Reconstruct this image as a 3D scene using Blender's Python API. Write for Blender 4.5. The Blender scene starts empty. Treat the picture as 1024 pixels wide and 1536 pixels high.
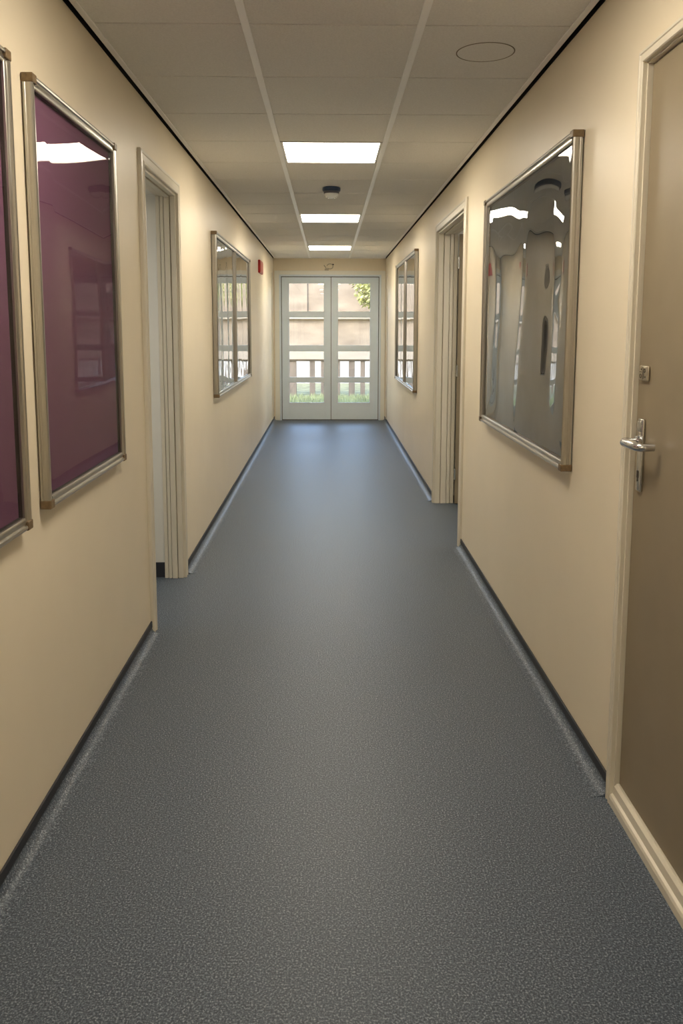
import bpy, bmesh, math, random
from mathutils import Vector, Matrix
random.seed(7)
S = bpy.context.scene
COL = S.collection
PI = math.pi; sin, cos = math.sin, math.cos

# ------------------------------------------------------------------ helpers
def lin(r, g, b):
    f = lambda c: (c/255/12.92) if c/255 <= .04045 else ((c/255+.055)/1.055)**2.4
    return (f(r), f(g), f(b), 1)

class MB:
    def __init__(s): s.bm = bmesh.new()
    def box(s, x0, x1, y0, y1, z0, z1, bev=0, seg=2):
        b = bmesh.new()
        bmesh.ops.create_cube(b, size=1)
        for v in b.verts:
            v.co = Vector(((x0+x1)/2+v.co.x*(x1-x0), (y0+y1)/2+v.co.y*(y1-y0), (z0+z1)/2+v.co.z*(z1-z0)))
        if bev: bmesh.ops.bevel(b, geom=list(b.edges), offset=bev, segments=seg, affect='EDGES', profile=.5)
        s._join(b); return s
    def _join(s, b):
        m = bpy.data.meshes.new('t'); b.to_mesh(m); b.free(); s.bm.from_mesh(m); bpy.data.meshes.remove(m)
    def prism(s, pts, fn, a, c):
        """closed polygon pts swept between a and c ; fn(u,v,t)->xyz"""
        A = [s.bm.verts.new(fn(u, v, a)) for u, v in pts]; B = [s.bm.verts.new(fn(u, v, c)) for u, v in pts]
        n = len(pts)
        for i in range(n):
            s.bm.faces.new((A[i], A[(i+1) % n], B[(i+1) % n], B[i]))
        s.bm.faces.new(A); s.bm.faces.new(B[::-1]); return s
    def lathe(s, prof, c=(0, 0, 0), n=40, axis='z', loop=False):
        if loop: prof = list(prof)+[prof[0]]
        rings = []
        for r, h in prof:
            ring = []
            for i in range(n):
                a = 2*PI*i/n
                p = (r*math.cos(a), r*math.sin(a), h)
                if axis == 'x': p = (p[2], p[0], p[1])
                if axis == 'y': p = (p[0], p[2], p[1])
                ring.append(s.bm.verts.new((p[0]+c[0], p[1]+c[1], p[2]+c[2])))
            rings.append(ring)
        for k in range(len(rings)-1):
            for i in range(n):
                s.bm.faces.new((rings[k][i], rings[k][(i+1) % n], rings[k+1][(i+1) % n], rings[k+1][i]))
        if loop: bmesh.ops.remove_doubles(s.bm, verts=rings[0]+rings[-1], dist=1e-6)
        else:
            s.bm.faces.new(rings[0]); s.bm.faces.new(rings[-1][::-1])
        return s
    def tube(s, pts, r, n=10, sy=1.0):
        pts = [Vector(p) for p in pts]; rings = []
        rad = r if isinstance(r, (list, tuple)) else [r]*len(pts)
        for i, p in enumerate(pts):
            t = (pts[min(i+1, len(pts)-1)]-pts[max(i-1, 0)]).normalized()
            up = Vector((0, 0, 1)) if abs(t.z) < .9 else Vector((1, 0, 0))
            a = t.cross(up).normalized(); b = a.cross(t)
            rings.append([s.bm.verts.new(p+a*rad[i]*math.cos(2*PI*k/n)+b*rad[i]*sy*math.sin(2*PI*k/n)) for k in range(n)])
        for k in range(len(rings)-1):
            for i in range(n):
                s.bm.faces.new((rings[k][i], rings[k][(i+1) % n], rings[k+1][(i+1) % n], rings[k+1][i]))
        s.bm.faces.new(rings[0]); s.bm.faces.new(rings[-1][::-1]); return s
    def build(s, name, m, parent=None, smooth=False, loc=None):
        bmesh.ops.recalc_face_normals(s.bm, faces=list(s.bm.faces))
        me = bpy.data.meshes.new(name); s.bm.to_mesh(me); s.bm.free()
        me.materials.append(m)
        if smooth:
            for p in me.polygons: p.use_smooth = True
        o = bpy.data.objects.new(name, me); COL.objects.link(o)
        if parent is not None: o.parent = parent
        if loc: o.location = loc
        if smooth == 'auto':
            bm = bmesh.new(); bm.from_mesh(me)
            for e in bm.edges:
                if len(e.link_faces) == 2 and e.calc_face_angle(0) > .7: e.smooth = False
            bm.to_mesh(me); bm.free()
        return o

def tag(o, label=None, cat=None, group=None, kind=None):
    if label: o['label'] = label
    if cat: o['category'] = cat
    if group: o['group'] = group
    if kind: o['kind'] = kind
    return o
def empty(name, loc=(0, 0, 0), rz=0):
    o = bpy.data.objects.new(name, None); COL.objects.link(o)
    o.location = loc; o.rotation_euler = (0, 0, rz); o.empty_display_size = .1
    return o

# ------------------------------------------------------------------ materials
def mat(name, col, rough=.5, metal=0, spec=.5, noise=None, bump=None, emit=None, emit_s=0, coat=0):
    """noise=(scale, amount, stretch xyz) colour variation ; bump=(scale, strength, distance)"""
    m = bpy.data.materials.new(name); m.use_nodes = True
    nt = m.node_tree; N = nt.nodes; L = nt.links
    b = N['Principled BSDF']
    c = col if len(col) == 4 else (*col, 1)
    b.inputs['Base Color'].default_value = c
    b.inputs['Roughness'].default_value = rough
    b.inputs['Metallic'].default_value = metal
    b.inputs['Specular IOR Level'].default_value = spec
    if coat:
        b.inputs['Coat Weight'].default_value = coat; b.inputs['Coat Roughness'].default_value = .03
    tc = N.new('ShaderNodeTexCoord')
    if noise:
        mp = N.new('ShaderNodeMapping'); mp.inputs['Scale'].default_value = noise[2] if len(noise) > 2 else (1, 1, 1)
        L.new(tc.outputs['Object'], mp.inputs['Vector'])
        nz = N.new('ShaderNodeTexNoise'); nz.inputs['Scale'].default_value = noise[0]; nz.inputs['Detail'].default_value = 4
        L.new(mp.outputs[0], nz.inputs['Vector'])
        rp = N.new('ShaderNodeValToRGB'); a = noise[1]
        rp.color_ramp.elements[0].position = .3; rp.color_ramp.elements[1].position = .7
        rp.color_ramp.elements[0].color = tuple(x*(1-a) for x in c[:3])+(1,)
        rp.color_ramp.elements[1].color = tuple(min(1, x*(1+a)) for x in c[:3])+(1,)
        L.new(nz.outputs['Fac'], rp.inputs[0]); L.new(rp.outputs[0], b.inputs['Base Color'])
    if bump:
        nb = N.new('ShaderNodeTexNoise'); nb.inputs['Scale'].default_value = bump[0]; nb.inputs['Detail'].default_value = 3
        L.new(tc.outputs['Object'], nb.inputs['Vector'])
        bp = N.new('ShaderNodeBump'); bp.inputs['Strength'].default_value = bump[1]; bp.inputs['Distance'].default_value = bump[2]
        L.new(nb.outputs['Fac'], bp.inputs['Height']); L.new(bp.outputs[0], b.inputs['Normal'])
    if emit:
        b.inputs['Emission Color'].default_value = (*emit[:3], 1); b.inputs['Emission Strength'].default_value = emit_s
    return m

def glass(name, ior=1.5, tint=(1, 1, 1, 1), rough=0.0, gain=1.0):
    m = bpy.data.materials.new(name); m.use_nodes = True
    nt = m.node_tree; N = nt.nodes; L = nt.links
    N.remove(N['Principled BSDF'])
    fr = N.new('ShaderNodeFresnel'); fr.inputs['IOR'].default_value = ior
    t = N.new('ShaderNodeBsdfTransparent'); t.inputs['Color'].default_value = tint
    g = N.new('ShaderNodeBsdfGlossy'); g.inputs['Roughness'].default_value = rough
    mx = N.new('ShaderNodeMixShader')
    ml = N.new('ShaderNodeMath'); ml.operation = 'MULTIPLY'; ml.use_clamp = True; ml.inputs[1].default_value = gain
    L.new(fr.outputs[0], ml.inputs[0]); L.new(ml.outputs[0], mx.inputs[0]); L.new(t.outputs[0], mx.inputs[1]); L.new(g.outputs[0], mx.inputs[2])
    L.new(mx.outputs[0], N['Material Output'].inputs['Surface'])
    return m

def floor_mat():
    m = bpy.data.materials.new('speckled_vinyl'); m.use_nodes = True
    nt = m.node_tree; N = nt.nodes; L = nt.links; b = N['Principled BSDF']
    tc = N.new('ShaderNodeTexCoord')
    n1 = N.new('ShaderNodeTexNoise'); n1.inputs['Scale'].default_value = 210; n1.inputs['Detail'].default_value = 4; n1.inputs['Roughness'].default_value = .7
    L.new(tc.outputs['Object'], n1.inputs['Vector'])
    r1 = N.new('ShaderNodeValToRGB'); e = r1.color_ramp.elements
    e[0].position = .38; e[0].color = FLOOR[0]
    e[1].position = .70; e[1].color = FLOOR[2]
    x = e.new(.53); x.color = FLOOR[1]
    L.new(n1.outputs['Fac'], r1.inputs[0])
    L.new(r1.outputs[0], b.inputs['Base Color'])
    b.inputs['Roughness'].default_value = .45; b.inputs['Specular IOR Level'].default_value = .46
    bp = N.new('ShaderNodeBump'); bp.inputs['Strength'].default_value = .22; bp.inputs['Distance'].default_value = .001
    L.new(n1.outputs['Fac'], bp.inputs['Height']); L.new(bp.outputs[0], b.inputs['Normal'])
    return m

FLOOR = [(.024, .034, .050, 1), (.074, .099, .136, 1), (.40, .44, .49, 1)]
WALLC = (.80, .71, .55)
M = {}
M['floor'] = floor_mat()
M['wall'] = mat('cream_paint', WALLC, .42, spec=.35, noise=(3, .02), bump=(90, .05, .001))
M['lobby'] = mat('pale_grey_paint', (.78, .77, .72), .5, noise=(3, .02))
M['trim'] = mat('cream_gloss_woodwork', (.70, .65, .54), .3, noise=(6, .03, (1, 1, .15)))
M['casing'] = mat('pale_casing_paint', (.80, .79, .72), .35, noise=(5, .02))
M['white'] = mat('white_door_paint', (.68, .77, .84), .35, noise=(5, .02))
M['tile'] = mat('ceiling_tile', (.84, .83, .80), .9, spec=.05, noise=(160, .05), bump=(220, .25, .001))
M['tee'] = mat('pale_metal_tee', (.98, .98, .97), .3)
M['black'] = mat('shadow_gap_black', (.012, .011, .010), .8, spec=.1)
M['strip'] = mat('capping_strip', (.022, .024, .032), .5)
M['taupe'] = mat('taupe_laminate', (.26, .21, .14), .42, noise=(8, .04))
M['alu'] = mat('champagne_aluminium', (.47, .455, .42), .32, metal=1)
M['corner'] = mat('brown_corner_plastic', (.16, .105, .05), .45, noise=(90, .25))
M['dark_seal'] = mat('dark_seal', (.05, .042, .034), .6)
M['purple'] = mat('purple_felt', (.20, .092, .158), .9, spec=.1, noise=(400, .10))
M['slate'] = mat('slate_blue_backing', (.48, .58, .70), .8, spec=.2, noise=(5, .10))
M['greyback'] = mat('grey_backing', (.45, .45, .43), .8, spec=.2, noise=(5, .08))
M['glass_flat'] = glass('case_glass', 1.38, gain=.5)
M['glass_wavy'] = glass('case_acrylic', 2.1, gain=1.3)
M['glass_mirror'] = glass('case_bright_acrylic', 2.2, gain=1.7)
M['window'] = glass('window_glass', 1.45)
M['steel'] = mat('satin_steel', (.62, .63, .64), .22, metal=1, noise=(60, .06))
M['plate'] = mat('nickel_plate', (.58, .54, .46), .35, metal=1, noise=(80, .1))
M['red'] = mat('red_plastic', (.62, .018, .012), .35)
M['navy'] = mat('navy_plastic', (.018, .045, .115), .3, noise=(30, .2))
M['wirem'] = mat('grey_cable', (.50, .44, .33), .5)
M['lamp'] = mat('lit_diffuser', (.9, .9, .9), .5, emit=(1.0, .885, .71), emit_s=25)
M['lampframe'] = mat('lamp_frame', (.80, .78, .72), .4)
M['frost'] = mat('frosted_dome', (.80, .82, .82), .15, coat=.5)

# ------------------------------------------------------------------ dimensions
XW = .845; H = 2.44; YE = 12.394; YB = -2.6
TL, TR = .10, .148                      # wall thickness left / right
# left opening
L0, L1, LH = 3.665, 4.59, 2.197        # outer architrave
R0, R1, RH = 5.134, 6.556, 2.222
N0, N1, NH = 1.27, 2.315, 2.168        # near right door outer architrave
AW = .062; AN = .034

# ------------------------------------------------------------------ shell
MB().box(-2.6, 2.8, YB-.2, YE+.12, -.12, 0).build('floor', M['floor'])
tag(bpy.data.objects['floor'], 'blue-grey speckled vinyl floor running the length of the corridor', 'floor', kind='structure')

w = MB()
TOP = 2.80
w.box(-XW-TL, -XW, YB, L0+AW, 0, TOP).box(-XW-TL, -XW, L1-AW, YE, 0, TOP).box(-XW-TL, -XW, L0+AW, L1-AW, LH-AW, TOP)
tag(w.build('wall_left', M['wall']), 'cream painted corridor wall with the purple noticeboards', 'wall', kind='structure')
w = MB()
w.box(XW, XW+TR, YB, N0+AN, 0, TOP).box(XW, XW+TR, N1-AN, R0+AW, 0, TOP).box(XW, XW+TR, R1-AW, YE, 0, TOP)
w.box(XW, XW+TR, N0+AN, N1-AN, NH-AN, TOP).box(XW+.075, XW+TR, N0+AN, N1-AN, 0, NH-AN).box(XW, XW+TR, R0+AW, R1-AW, RH-AW, TOP)
tag(w.build('wall_right', M['wall']), 'cream painted corridor wall with the rippled blue-grey display case', 'wall', kind='structure')
# end wall round the glazed doors
w = MB()
DX0, DX1, DT = -.728, .744, 2.172       # door set opening
w.box(-1.6, -.828, YE, YE+.2, 0, TOP).box(.836, 1.6, YE, YE+.2, 0, TOP).box(-.828, .836, YE, YE+.2, 2.255, TOP)
tag(w.build('wall_back', M['wall']), 'cream end wall above and around the glazed double doors', 'wall', kind='structure')
tag(MB().box(-2.6, 2.8, YB-.2, YB, 0, TOP).build('wall_front', M['wall']), 'cream wall closing the corridor behind the viewpoint', 'wall', kind='structure')
tag(MB().box(-2.6, 2.8, YB-.2, YE+.2, TOP, TOP+.12).build('roof', M['black']), 'dark roof slab above the suspended ceiling', 'roof', kind='structure')

# alcove behind the left opening and room behind the right opening
w = MB()
xa = -XW-TL
w.box(-2.3, xa, L1-AW+.015, L1+.1, 0, TOP).box(-2.3, xa, 2.9, 3.0, 0, TOP).box(-2.4, -2.3, 2.9, L1+.1, 0, TOP).box(-2.3, xa, 3.0, L1-AW+.015, LH-AW+.001, LH+.1)
al = w.build('wall_alcove', M['lobby'])
tag(al, 'pale grey wall seen inside the left doorway', 'wall', kind='structure')
MB().box(-2.3, xa, L1-AW+.005, L1-AW+.0152, 0, .085).build('skirting', M['strip'], al)
w = MB(); xb = XW+TR
w.box(xb, 2.6, R1+.25, R1+.35, 0, TOP).box(xb, 2.6, R0-.35, R0-.25, 0, TOP).box(2.6, 2.7, R0-.35, R1+.35, 0, TOP).box(xb, 2.6, R0-.25, R1+.25, 2.40, 2.5)
tag(w.build('wall_room', M['lobby']), 'pale grey walls of the room behind the right doorway', 'wall', kind='structure')

# ------------------------------------------------------------------ coved skirtings
def cove(name, side, runs, label):
    sg = -1 if side == 'l' else 1
    R = .042; T = .004
    prof = [(0, .032), (T, .032)]
    for i in range(9):
        a = PI/2*i/8
        prof.append((T+R-R*math.cos(a)*1.0, .030+T-R*math.sin(a)*.72 if False else max(.0015, .032-.0305*math.sin(a))))
    prof += [(T+R+.012, .0006), (T+R+.012, 0.0), (0, 0.0)]
    w = MB(); c = MB()
    for y0, y1 in runs:
        w.prism(prof, lambda u, v, t: (sg*(XW-u), t, v), y0, y1)
        c.box(min(sg*XW, sg*(XW-.007)), max(sg*XW, sg*(XW-.007)), y0, y1, .031, .062, .0015, 1)
    o = w.build(name, M['floor'], smooth='auto')
    tag(o, label, 'skirting', kind='structure')
    c.build('capping_strip', M['strip'], o)['label'] = 'black capping strip along the skirting'
cove('baseboard_left', 'l', [(YB, L0), (L1, YE)], 'coved vinyl skirting along the left wall with black capping strip')
cove('baseboard_right', 'r', [(YB, N0), (N1, R0), (R1, YE)], 'coved vinyl skirting along the right wall with black capping strip')

# ------------------------------------------------------------------ suspended ceiling
P0, PS = 2.905, .585
XT = .2975
cols = [(-.818, -XT-.012), (-XT+.012, XT-.012), (XT+.012, .818)]
lamp_rows = [-7, -2, 3, 8, 13]
w = MB()
for k in range(-10, 17):
    y0 = P0+PS*(k); y1 = y0+PS
    y0 = max(y0, YB); y1 = min(y1, YE-.022)
    if y1-y0 < .05: continue
    for ci, (x0, x1) in enumerate(cols):
        if ci == 1 and k in lamp_rows: continue
        w.box(x0-.006, x1+.006, y0+.004, y1-.004, H, H+.018, .002, 2)
cei = w.build('ceiling', M['tile'])
tag(cei, 'suspended ceiling of beige-grey mineral tiles in three columns', 'ceiling', kind='structure')
g = MB()
for x in (-XT, XT): g.box(x-.0135, x+.0135, YB, YE, H-.004, H+.03, .001, 1)
g.build('main_tee', M['tee'], cei)
g = MB()
for k in range(-9, 17):
    y = P0+PS*k
    for x0, x1 in cols: g.box(x0-.01, x1+.01, y-.008, y+.008, H+.006, H+.02)
g.build('cross_tee', mat('grey_tee', (.34, .32, .29), .5), cei)
g = MB()
for sg in (-1, 1):
    a, b = sorted((sg*.828, sg*.806)); g.box(a, b, YB, YE, H-.004, H+.03, .001, 1)
g.box(-.834, .834, YE-.026, YE-.002, H-.004, H+.03, .001, 1)
g.build('edge_trim', M['tee'], cei)
g = MB()
for sg in (-1, 1):
    a, b = sorted((sg*.8449, sg*.8425)); g.box(a, b, YB, YE-.001, H-.006, H+.04)
    a, b = sorted((sg*.8425, sg*.822)); g.box(a, b, YB, YE-.001, H+.03, H+.04)
g.build('painted_gap_shade', M['black'], cei)  # black strips paint the deep shade inside the gap along the walls

# lights
def ceiling_light(k, label):
    y0 = P0+PS*k+.004; y1 = y0+PS-.008
    r = empty('ceiling_light', (0, (y0+y1)/2, H-.002))
    tag(r, label, 'light', 'square ceiling light panels')
    hx = XT-.0135; hy = (y1-y0)/2
    f = MB(); t = .015
    f.box(-hx, hx, -hy, -hy+t, -.001, .03).box(-hx, hx, hy-t, hy, -.001, .03).box(-hx, -hx+t, -hy+t, hy-t, -.001, .03).box(hx-t, hx, -hy+t, hy-t, -.001, .03)
    f.box(-hx, hx, -hy, hy, .031, .05)
    f.build('frame', M['lampframe'], r)
    MB().box(-hx+t, hx-t, -hy+t, hy-t, .004, .012).build('diffuser', M['lamp'], r)
for k, lb in zip(lamp_rows, ['square lit panel behind the viewpoint', 'square lit panel overhead just above the frame',
                             'largest lit ceiling panel, in front of the domed detector',
                             'middle lit ceiling panel, just behind the domed detector',
                             'farthest lit ceiling panel, nearest to the glazed end doors']):
    ceiling_light(k, lb)

# unseen lamp, added to brighten the wall inside the left doorway
r = empty('ceiling_light', (-1.75, 3.75, LH-AW)); tag(r, 'unseen lamp panel added to brighten the left side room', 'light')
MB().box(-.25, .25, -.25, .25, -.02, 0).build('frame', M['lampframe'], r)
MB().box(-.23, .23, -.23, .23, -.024, -.019).build('diffuser', mat('added_cool_lamp', (.9, .9, .9), .5, emit=(1.0, .98, .94), emit_s=10), r)

r = empty('ceiling_light', (1.8, 5.7, 2.40)); tag(r, 'unseen lamp panel added to brighten the right side room', 'light')  # added out of view to lighten the taupe leaf in the right doorway
MB().box(-.25, .25, -.25, .25, -.02, 0).build('frame', M['lampframe'], r)
MB().box(-.23, .23, -.23, .23, -.024, -.019).build('diffuser', mat('added_warm_lamp', (.9, .9, .9), .5, emit=(1, .93, .82), emit_s=16), r)

# domed detector
r = empty('dome_detector', (.005, 6.15, H)); tag(r, 'dark blue dome detector on ceiling between two lit panels', 'detector')
MB().lathe([(.060, 0), (.066, -.004), (.067, -.020), (.063, -.030), (.052, -.034)]).build('base', M['navy'], r, smooth='auto')
MB().lathe([(.058, -.031), (.057, -.043), (.055, -.046)]).build('collar', mat('grey_collar', (.10, .10, .13), .4), r, smooth='auto')
MB().lathe([(.055, -.045), (.053, -.054), (.045, -.067), (.029, -.076), (.010, -.080), (.001, -.0802)]).build('dome', M['frost'], r, smooth=True)['label'] = 'pale glossy dome lens'
# round cover in tile
r = empty('round_cover', (.567, 3.17, H)); tag(r, 'round flush cover set in a ceiling tile near the right wall', 'cover')
MB().lathe([(.104, .001), (.104, -.0008), (.102, -.0012), (.001, -.0012)], n=64).build('disc', M['tile'], r)
w = MB(); w.lathe([(.1045, .0005), (.1085, .0005), (.1085, -.0012), (.1072, -.0016), (.1045, -.0012)], n=64, loop=True)
w.build('rim', mat('rim_shadow_grey', (.20, .17, .12), .8), r)['label'] = 'thin darker ring around the cover'

# ------------------------------------------------------------------ doorways
def arch_profile():
    # u across from outer edge to inner edge, v off the wall
    return [(0, 0), (0, .012), (.004, .016), (.016, .017), (.020, .014), (.044, .014), (.050, .018), (.058, .018), (AW, .015), (AW, 0)]
def architrave(parent, sg, y0, y1, top, m, z0=0, wd=1.0):
    """three mitred casings on a side wall"""
    P = [(u*wd, v) for u, v in arch_profile()]; X = lambda v: sg*(XW-v)
    n = len(P)
    for part in range(3):
        w = MB(); A = []; B = []
        for u, v in P:
            if part == 0: A.append((X(v), y0+u, z0)); B.append((X(v), y0+u, top-u))
            if part == 1: A.append((X(v), y1-u, z0)); B.append((X(v), y1-u, top-u))
            if part == 2: A.append((X(v), y0+u, top-u)); B.append((X(v), y1-u, top-u))
        A = [w.bm.verts.new(p) for p in A]; B = [w.bm.verts.new(p) for p in B]
        for i in range(n): w.bm.faces.new((A[i], A[(i+1) % n], B[(i+1) % n], B[i]))
        w.bm.faces.new(A); w.bm.faces.new(B[::-1])
        w.build('architrave', m, parent, smooth=False)
def lining(parent, sg, y0, y1, top, depth, m):
    """stepped jamb lining: thin board, stop bead and rebate, on both sides and head"""
    y0 += AW-.001; y1 -= AW-.001; top -= AW-.001
    steps = [(-.001, depth*.27, .014), (depth*.30, depth*.60, .020), (depth*.63, depth*.80, .017), (depth*.83, depth+.004, .014)]
    for part in range(3):
        w = MB()
        for a, b, t in steps:
            xa, xb_ = sorted((sg*(XW+a), sg*(XW+b)))
            if part == 0: w.box(xa, xb_, y0, y0+t, 0, top, .0015, 1)
            if part == 1: w.box(xa, xb_, y1-t, y1, 0, top, .0015, 1)
            if part == 2: w.box(xa, xb_, y0+t, y1-t, top-t, top, .0015, 1)
        w.build('jamb' if part < 2 else 'head', m, parent)

d1 = empty('door_1', (0, 0, 0)); tag(d1, 'open doorway with cream frame between purple board and paired case, left wall', 'doorway', kind='structure')
architrave(d1, -1, L0, L1, LH, M['trim']); lining(d1, -1, L0, L1, LH, TL, M['trim'])
d2 = empty('door_2', (0, 0, 0)); tag(d2, 'open doorway with cream frame and taupe door swung inward, right wall', 'doorway', kind='structure')
architrave(d2, 1, R0, R1, RH, M['trim']); lining(d2, 1, R0, R1, RH, TR, M['trim'])
# taupe leaf swung into the room, hinged on the far jamb
leaf = MB().box(0, 1.0, -.04, 0, .008, RH-AW-.02, .002, 1).build('door_leaf', M['taupe'], d2, loc=(XW+TR+.012, R1-AW-.016, 0))
leaf.rotation_euler = (0, 0, math.radians(-9))
leaf['label'] = 'taupe door leaf swung into the room'
for z in (.25, 1.08, 1.92):
    MB().lathe([(.007, -.045), (.007, .045)], n=14).build('hinge', M['steel'], d2, smooth='auto', loc=(XW+TR+.004, R1-AW-.064, z))

# near right door, closed
d3 = empty('door_3', (0, 0, 0)); tag(d3, 'closed taupe door with steel lever handle at the right edge', 'door', kind='structure')
architrave(d3, 1, N0, N1, NH, M['trim'], wd=AN/AW)
w = MB()
yi0, yi1, zi = N0+AN-.001, N1-AN+.001, NH-AN+.001
w.box(XW-.003, XW+.07, yi0, yi0+.006, 0, zi).box(XW-.003, XW+.07, yi1-.006, yi1, 0, zi).box(XW-.003, XW+.07, yi0+.006, yi1-.006, zi-.006, zi)
w.build('frame', M['trim'], d3)
MB().box(XW+.010, XW+.045, yi0+.009, yi1-.009, .068, zi-.009, .0015, 1).build('door_leaf', M['taupe'], d3)['label'] = 'taupe laminate door leaf'
MB().box(XW+.03, XW+.07, yi0+.006, yi1-.006, .066, zi-.006).build('rebate', M['dark_seal'], d3)
sill = [(0.07, 0), (.07, .066), (.004, .066), (-.004, .058), (-.006, .034), (-.013, .030), (-.016, .022), (-.016, 0)]
MB().prism(sill, lambda u, v, t: (XW+u, t, v), yi0-.002, yi1+.002).build('threshold', M['trim'], d3)
# lever handle on its backplate
HY = 2.221
XD = XW+.010
bp = MB().box(XD-.010, XD, HY-.017, HY+.017, .972, 1.176, .004, 3).build('handle_backplate', M['steel'], d3, smooth='auto')
xl = XD-.056
pts = [(XD-.008, HY, 1.112), (XD-.030, HY, 1.112), (xl+.014, HY, 1.112), (xl+.004, HY-.003, 1.112), (xl, HY-.014, 1.112),
       (xl, HY-.06, 1.112), (xl+.001, HY-.104, 1.112), (xl+.005, HY-.114, 1.112), (xl+.016, HY-.118, 1.112), (XD-.016, HY-.118, 1.112)]
MB().tube(pts, [.010, .010, .0105, .0115, .0125, .0125, .012, .0115, .0105, .0095], n=16).build('lever', M['steel'], bp, smooth='auto')
MB().lathe([(.016, 0), (.016, -.009), (.012, -.012)], n=28, axis='x').build('rose', M['steel'], bp, smooth='auto', loc=(XD-.009, HY, 1.112))
MB().box(XD-.0115, XD-.0095, HY-.006, HY+.006, 1.010, 1.030, .0008, 1).box(XD-.0117, XD-.0099, HY-.0018, HY+.0018, 1.000, 1.014).build('keyhole', M['dark_seal'], bp)
MB().box(XD-.014, XD-.009, HY-.013, HY+.013, 1.140, 1.170, .002, 2).build('thumb_turn', M['steel'], bp, smooth='auto')
# small lock plate
lp = MB().box(XD-.009, XD, 2.191, 2.251, 1.280, 1.322, .0045, 3).build('lock_plate', M['plate'], d3, smooth='auto')
lp['label'] = 'small rounded nickel lock plate'
mk = MB()
def ring(cy, cz, r0, r1):
    mk.lathe([(r0, -.0006), (r1, -.0006), (r1, .0008), (r0, .0008)], c=(XD-.0092, cy, cz), n=24, axis='x', loop=True)
ring(2.236, 1.293, .0045, .0062); ring(2.208, 1.309, .0040, .0055)
mk.box(XD-.0098, XD-.0088, 2.2205, 2.2220, 1.284, 1.318)
mk.box(XD-.0098, XD-.0088, 2.2135, 2.2150, 1.287, 1.314)
mk.box(XD-.0098, XD-.0088, 2.229, 2.243, 1.3035, 1.305)
mk.box(XD-.0098, XD-.0088, 2.230, 2.235, 1.309, 1.314)
mk.box(XD-.0098, XD-.0088, 2.202, 2.206, 1.289, 1.294)
mk.build('engraving', M['dark_seal'], lp)

# ------------------------------------------------------------------ glazed end doors
d4 = empty('door_4', (0.01, YE, 0)); tag(d4, 'white glazed double doors at the far end, four panes in each leaf', 'door', kind='structure')
def b4(x0, x1, y0, y1, z0, z1, bev=.002): return MB().box(x0-.01, x1-.01, y0, y1, z0, z1, bev, 1)
# frame: outer flat casing and inner rebate
for (x0, x1, z0, z1) in [(-.828, -.757, 0, 2.255), (.773, .836, 0, 2.255), (-.757, .773, 2.195, 2.255)]:
    b4(x0, x1, -.012, .14, z0, z1).build('door_frame', M['casing'], d4)
for (x0, x1, z0, z1) in [(-.757, -.731, 0, 2.195), (.747, .773, 0, 2.195), (-.731, .747, 2.171, 2.195)]:
    b4(x0, x1, -.020, .12, z0, z1).build('frame_bead', M['white'], d4)
b4(-.731, .747, .01, .14, 0, .006).build('door_sill', M['dark_seal'], d4)
zr = [(.26, .586), (.647, 1.061), (1.132, 1.572), (1.641, 2.078)]
def leaf4(x0, x1, px0, px1):
    y0, y1 = .028, .074
    lf = MB()
    zt = 2.161
    lf.box(x0-.01, px0-.01, y0, y1, .010, zt, .002, 1).box(px1-.01, x1-.01, y0, y1, .010, zt, .002, 1)
    zs = [(.010, zr[0][0]), (zr[0][1], zr[1][0]), (zr[1][1], zr[2][0]), (zr[2][1], zr[3][0]), (zr[3][1], zt)]
    for a, b in zs: lf.box(px0-.01, px1-.01, y0+.001, y1-.001, a, b)
    o = lf.build('door_leaf', M['white'], d4)
    for a, b in zr:
        # glazing bead
        bd = MB(); t = .010
        for (u0, u1, v0, v1) in [(px0, px1, a, a+t), (px0, px1, b-t, b), (px0, px0+t, a+t, b-t), (px1-t, px1, a+t, b-t)]:
            bd.box(u0-.01, u1-.01, y0+.006, y1-.010, v0, v1, .002, 1)
        bd.build('glazing_bead', M['white'], o)
        MB().box(px0-.01, px1-.01, y0+.022, y0+.028, a, b).build('pane', M['window'], o)
leaf4(-.722, .0160, -.623, -.079)
leaf4(.0240, .738, .117, .620)
b4(.0160, .0240, .045, .06, .012, 2.161, 0).build('meeting_gap_shade', M['dark_seal'], d4)  # dark strip painting the shade line where the leaves meet
for (x0, x1, z0, z1) in [(-.731, -.722, .006, 2.171), (.738, .747, .006, 2.171), (-.722, .738, 2.161, 2.171)]:
    b4(x0, x1, .045, .06, z0, z1, 0).build('edge_gap_shade', M['dark_seal'], d4)  # dark strips fill the gaps round the leaves as painted shade
# slim return strips where the side walls meet the door set
for i, (x0, x1) in enumerate([(-XW, -XW+.012), (XW-.012, XW)]):
    o = MB().box(x0, x1, YE-.42, YE-.36, .062, 2.20, .003, 1).build('trim_%d' % (i+1), M['trim'])
    tag(o, 'slim cream upright strip on the %s wall near the glazed end doors' % ('left' if i == 0 else 'right'), 'trim', kind='structure')
# little wire loop above the doors
r = empty('cable_loop', (.0, YE, 2.315)); tag(r, 'small loop of grey cable fixed to wall above the glazed doors', 'cable')
pts = [(-.085, -.006, .020), (-.062, -.012, -.012), (-.050, -.014, -.030), (-.030, -.016, -.036)]
for i in range(23):
    a = math.radians(215+i*14.5)
    pts.append((.004+.040*cos(a)*1.1, -.014-.0006*i, .002+.037*sin(a)))
MB().tube(pts, .006, n=8).build('loop', M['wirem'], r, smooth=True)
MB().box(-.075, -.015, -.012, 0, -.058, -.030, .003, 1).build('clip', M['wirem'], r)
MB().box(.035, .062, -.016, 0, .022, .040, .003, 1).build('plug', M['dark_seal'], r)['label'] = 'small dark plug at the cable end'

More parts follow.
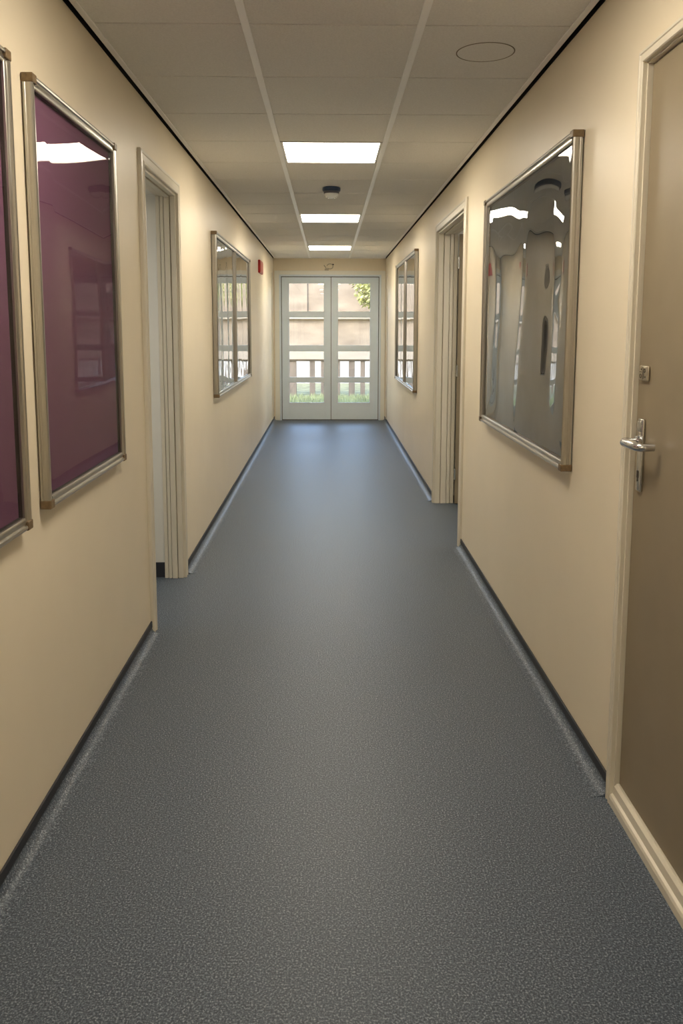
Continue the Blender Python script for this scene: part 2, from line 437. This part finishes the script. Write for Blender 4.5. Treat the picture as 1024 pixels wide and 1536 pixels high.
# ------------------------------------------------------------------ noticeboards
RAIL = [(0, 0.007), (0, .014), (.0015, .0155), (.0015, .021), (0, .0225), (0, .033), (.0025, .0385), (.008, .041), (.014, .0395), (.0165, .034),
        (.0195, .0325), (.025, .0345), (.032, .0345), (.037, .033), (.040, .031), (.040, .007)]
RW = .034
RAIL = [(u*RW/.040, v) for u, v in RAIL]
def rail(parent, axis, lo, hi, at, sgn, ds):
    """axis 'x': runs along local x, outer edge at z=at, inwards sgn ; axis 'z' likewise"""
    w = MB()
    if axis == 'x': w.prism(RAIL, lambda u, v, t: (t, v*ds, at+sgn*u), lo, hi)
    else: w.prism(RAIL, lambda u, v, t: (at+sgn*u, v*ds, t), lo, hi)
    return w.build('frame_rail', M['alu'], parent)
def sheet(parent, x0, x1, z0, z1, y, fn, m, name='glazing', nx=90, nz=110):
    bm = bmesh.new(); V = []
    for j in range(nz+1):
        row = []
        for i in range(nx+1):
            a, b = i/nx, j/nz
            row.append(bm.verts.new((x0+(x1-x0)*a, y+fn(x0+(x1-x0)*a, z0+(z1-z0)*b)*min(1, 6*min(a, 1-a, b, 1-b)+.0), z0+(z1-z0)*b)))
        V.append(row)
    for j in range(nz):
        for i in range(nx):
            bm.faces.new((V[j][i], V[j+1][i], V[j+1][i+1], V[j][i+1]))
    me = bpy.data.meshes.new(name); bm.to_mesh(me); bm.free(); me.materials.append(m)
    for p in me.polygons: p.use_smooth = True
    o = bpy.data.objects.new(name, me); COL.objects.link(o); o.parent = parent
    return o
def board(name, side, y0, y1, z0, z1, label, cat, backm, glassm, wave, mull=False, group=None, ds=1.0):
    W = y1-y0; yc = (y0+y1)/2
    sg = -1 if side == 'l' else 1
    r = empty(name, (sg*XW, yc, z0), -PI/2 if side == 'l' else PI/2)
    tag(r, label, cat, group)
    h = z1-z0; x = W/2
    cw, ch = RW, .024
    rail(r, 'x', -x+cw, x-cw, 0, 1, ds); rail(r, 'x', -x+cw, x-cw, h, -1, ds)
    rail(r, 'z', ch, h-ch, -x, 1, ds); rail(r, 'z', ch, h-ch, x, -1, ds)
    for sx in (-1, 1):
        for zz in (0, h-ch):
            a, b = sorted((sx*(x+.001), sx*(x-cw)))
            MB().box(a, b, 0.002, .0425*ds, zz-.001 if zz == 0 else zz, zz+ch if zz == 0 else zz+ch+.001, .003, 2).build('corner_cap', M['corner'], r)
    MB().box(-x+.02, x-.02, -.001, .009, .02, h-.02).build('back_panel', backm, r)
    sl = MB()
    t = .0015
    for (a, b, c, d) in [(-x+RW, x-RW, RW, RW+t), (-x+RW, x-RW, h-RW-t, h-RW), (-x+RW, -x+RW+t, RW+t, h-RW-t), (x-RW-t, x-RW, RW+t, h-RW-t)]:
        sl.box(a, b, .009, .024*ds, c, d)
    sl.build('seal', M['dark_seal'], r)
    if mull:
        mp = [(-.016, .012), (-.016, .024), (-.013, .032), (-.008, .035), (.002, .035), (.003, .028), (.005, .028), (.006, .038), (.012, .038), (.016, .032), (.016, .012)]
        MB().prism(mp, lambda u, v, t_: (u, v, t_), .030, h-.030).build('mullion', M['alu'], r)
        sheet(r, -x+RW, -.016, RW, h-RW, .021, wave, glassm)
        sheet(r, .016, x-RW, RW, h-RW, .021, wave, glassm)
    else:
        sheet(r, -x+RW, x-RW, RW, h-RW, .024*ds, wave, glassm)
    return r

exp = math.exp
def wave_purple(x, z): return -.004*x+.020*x*max(0, z-.55)+.0012*sin(2.3*x+.7)*sin(1.9*z+.4)+.0006*sin(5*x+2.1*z)
def wave_fine(x, z):
    return .00055*sin(17*x+1.5*sin(3*z))+.00042*sin(29*x+1.1*sin(4.1*z)+1)+.0008*sin(6*x+.8*sin(5*z)+2)
def wave_tilt(x, z): return wave_fine(x, z)+(.0065*(x-.62) if x > 0 else 0)
tanh = math.tanh
def sg_(t): return 1/(1+exp(-t))
def wave_big(x, z):
    w1 = .062*(1+.9*exp(-((z-.60)/.05)**2)+2.0*sg_((z-.95)/.05)+2.0*sg_((.17-z)/.05))
    w3 = .080*(1+1.5*sg_((z-.98)/.05)+1.2*sg_((.15-z)/.05))
    soft = .06*math.log(1+exp((x+.02)/.06))
    return (.022*x - .014*soft - .0072*tanh((x+.60-.02*sin(6*z+.4))/w1) - .0030*tanh((x+.02+.10*(z-.5)-.02*sin(7*z))/.035)
            - .0042*tanh((x-.55-.03*sin(7*z))/w3)
            + .0006*sin(6.5*x+.8*sin(2.2*z)+1.0) + .0012*sin(4.2*z+2*x)
            + .0022*sin(8.5*z+2.2*sin(5.5*x))*sg_((z-.85)/.07) + .00015*sin(19*x+2*sin(3*z)))

board('noticeboard', 'l', .93, 2.155, .888, 2.108, 'purple glazed noticeboard cut off by the left edge of the view', 'noticeboard', M['purple'], M['glass_flat'], wave_purple, group='purple noticeboards', ds=.8)
board('noticeboard', 'l', 2.30, 3.18, .905, 2.103, 'purple glazed noticeboard hanging next to the left doorway, shown whole', 'noticeboard', M['purple'], M['glass_flat'], wave_purple, group='purple noticeboards', ds=.8)
board('display_case', 'r', 2.82, 4.40, .92, 2.084, 'large display case with rippled blue-grey sheet, between right doorway and taupe door', 'display case', M['slate'], M['glass_wavy'], wave_big)
board('display_case', 'l', 5.86, 8.36, .915, 2.092, 'two-door glazed display case beyond the doorway on left wall', 'display case', M['greyback'], M['glass_mirror'], wave_tilt, True, 'two-door display cases')
board('display_case', 'r', 7.90, 10.12, .785, 2.165, 'two-door glazed display case beyond the doorway on right wall', 'display case', M['greyback'], M['glass_mirror'], wave_fine, True, 'two-door display cases')

# red box high on left wall
r = empty('alarm_box', (-XW, 9.95, 2.055)); tag(r, 'red alarm box high on left wall near the end doors', 'alarm')
MB().box(-.001, .026, -.20, .20, 0, .150, .006, 2).build('housing', M['red'], r)
MB().box(.025, .031, -.17, .17, .014, .136, .004, 2).build('cover', mat('red_cover', (.70, .05, .03), .3), r)

# ------------------------------------------------------------------ outside
GZ = -.10
M['soil'] = mat('lawn_soil', (0.186, 0.186, 0.109), .9, spec=.1, noise=(6, .35))
tag(MB().box(-14, 14, YE+.2, 40, GZ-.2, GZ).build('lawn', M['soil']), 'sunlit lawn outside the glazed doors', 'lawn', kind='structure')
M['blade'] = mat('grass_blade', (0.192, 0.211, 0.102), .7, spec=.2, noise=(4, .35))
bm = bmesh.new()
for i in range(9000):
    x = random.uniform(-2.2, 2.2); y = random.uniform(14.2, 17.6)
    a = random.uniform(0, PI); hh = random.uniform(.05, .13); wd = random.uniform(.004, .009)
    dx, dy = cos(a)*wd, sin(a)*wd; tx, ty = random.uniform(-.05, .05), random.uniform(-.05, .05)
    v = [bm.verts.new((x-dx, y-dy, GZ)), bm.verts.new((x+dx, y+dy, GZ)), bm.verts.new((x+dx*.5+tx*.5, y+dy*.5+ty*.5, GZ+hh*.6)), bm.verts.new((x+tx, y+ty, GZ+hh)), bm.verts.new((x-dx*.5+tx*.5, y-dy*.5+ty*.5, GZ+hh*.6))]
    bm.faces.new(v)
me = bpy.data.meshes.new('grass'); bm.to_mesh(me); bm.free(); me.materials.append(M['blade'])
go = bpy.data.objects.new('grass', me); COL.objects.link(go)
tag(go, 'green grass growing in front of the fence outside', 'grass', kind='stuff')

M['timber'] = mat('weathered_post', (0.083, 0.064, 0.045), .8, noise=(9, .25, (1, 1, .2)))
M['palerail'] = mat('pale_rail', (0.186, 0.154, 0.115), .7, noise=(7, .12, (.2, 1, 1)))
FY = 17.8
f = empty('garden_fence', (0, FY, GZ)); tag(f, 'low fence of square posts under a broad pale rail outside', 'fence')
xs = [(-2.35, .13), (-1.95, .13), (-1.55, .13), (-1.16, .13), (-.80, .17), (-.37, .12), (-.13, .11), (.17, .13), (.49, .13), (.73, .10), (1.02, .14), (1.40, .13), (1.78, .13), (2.2, .13)]
for x, wd in xs: MB().box(x-wd/2, x+wd/2, -.05, .05, 0, .80, .006, 1).build('post', M['timber'], f)
MB().box(-2.6, 2.6, -.08, .08, .775, .81, .006, 1).build('rail', M['timber'], f)
MB().box(-2.6, 2.6, -.13, .13, .81, 1.02, .012, 1).build('coping', M['palerail'], f)
M['facade'] = mat('sunlit_render', (0.166, 0.134, 0.099), .9, spec=.1, noise=(2.6, .25, (.5, 1, 1.6)), bump=(14, .4, .01))
M['facade_white'] = mat('whitewash', (0.320, 0.307, 0.275), .9, noise=(3, .05))
BY = 22.0
bld = empty('garden_building', (0, BY, GZ)); tag(bld, 'pale rendered building beyond the fence, with a ledge across it', 'building')
MB().box(-6, 6, 0, .3, 0.62, 3.1).build('wall', M['facade'], bld)
MB().box(-6, 6, -.03, .3, 0, .62).build('plinth', M['facade_white'], bld)
MB().box(-6, 6, -.14, .02, 1.71, 1.83, .02, 1).build('ledge', mat('pale_ledge', (0.198, 0.170, 0.131), .8, noise=(6, .08)), bld)
for x in (-3.4, -.85, 1.6, 4.0): MB().box(x-.27, x+.27, -.07, 0.02, 1.83, 3.1, .01, 1).build('pilaster', M['facade'], bld)
# tree at the right
t = empty('garden_tree', (1.45, 20.3, GZ)); tag(t, 'yellow-green leafy tree outside the right-hand glazed door', 'tree')
M['leaf'] = mat('leaf', (0.230, 0.230, 0.077), .6, noise=(5, .3))
w = MB().tube([(0, 0, 0), (.03, .02, 1.2), (-.05, 0, 2.2), (.05, .05, 3.3)], [.09, .07, .055, .02])
w.tube([(-.03, 0, 1.9), (-.35, -.1, 2.5), (-.7, -.1, 2.8)], [.04, .025, .01]).tube([(-.02, 0, 2.3), (.4, .1, 2.9), (.8, .1, 3.2)], [.04, .025, .01])
w.build('trunk', M['timber'], t, smooth=True)
bm = bmesh.new()
for i in range(3800):
    c = random.choice([(-.55, -.1, 2.72, .42), (.0, 0, 3.1, .6), (.6, .1, 3.0, .55), (-.25, 0, 2.55, .35), (.3, -.1, 2.6, .45), (-.45, -.15, 2.35, .38), (-.2, -.1, 2.15, .33)])
    d = Vector((random.gauss(0, 1), random.gauss(0, 1), random.gauss(0, 1))).normalized()*c[3]*random.random()**.4
    p = Vector(c[:3])+d
    n = Vector((random.gauss(0, 1), random.gauss(0, 1), random.gauss(0, 1))).normalized(); a = n.orthogonal().normalized(); b = n.cross(a)
    s_ = random.uniform(.025, .05)
    bm.faces.new([bm.verts.new(p+a*s_*1.6), bm.verts.new(p+b*s_*.7), bm.verts.new(p-a*s_*1.4), bm.verts.new(p-b*s_*.7)])
me = bpy.data.meshes.new('foliage'); bm.to_mesh(me); bm.free(); me.materials.append(M['leaf'])
o = bpy.data.objects.new('foliage', me); COL.objects.link(o); o.parent = t

# ------------------------------------------------------------------ light
sun = bpy.data.lights.new('sun', 'SUN'); sun.energy = 3.6; sun.angle = .02; sun.color = (1, .93, .82)
so = bpy.data.objects.new('sun', sun); COL.objects.link(so)
d = Vector((.35, .80, -.62)).normalized()
so.rotation_euler = d.to_track_quat('-Z', 'Y').to_euler(); so.location = (0, 5, 12)
wd = bpy.data.worlds.new('sky'); S.world = wd; wd.use_nodes = True
nt = wd.node_tree; bg = nt.nodes['Background']
sk = nt.nodes.new('ShaderNodeTexSky'); sk.sky_type = 'NISHITA'; sk.sun_disc = False; sk.sun_elevation = math.radians(38); sk.sun_rotation = math.radians(200)
nt.links.new(sk.outputs[0], bg.inputs['Color']); bg.inputs['Strength'].default_value = 1.8

# ------------------------------------------------------------------ camera
pitch, yaw, roll, yp, cx, cz = 0.12646, 0.01594, 0.0019, 644.76, -0.01609, 1.42711
F = 1220.0
cd = bpy.data.cameras.new('camera'); co = bpy.data.objects.new('camera', cd); COL.objects.link(co)
cd.sensor_fit = 'VERTICAL'; cd.sensor_height = 36; cd.lens = F/1536*36
cd.shift_y = (yp-768)/1536
fw = Vector((sin(yaw)*cos(pitch), cos(yaw)*cos(pitch), -sin(pitch)))
rt = Vector((cos(yaw), -sin(yaw), 0)); up = rt.cross(fw)
r2 = rt*cos(roll)+up*sin(roll); u2 = -rt*sin(roll)+up*cos(roll)
co.matrix_world = Matrix(((r2.x, u2.x, -fw.x, cx), (r2.y, u2.y, -fw.y, 0), (r2.z, u2.z, -fw.z, cz), (0, 0, 0, 1)))
cd.clip_start = .02; cd.clip_end = 200
S.camera = co
vs = S.view_settings
S.display_settings.display_device = 'sRGB'
vs.view_transform = 'Standard'; vs.look = 'None'; vs.gamma = 1; vs.use_curve_mapping = False; vs.exposure = 0
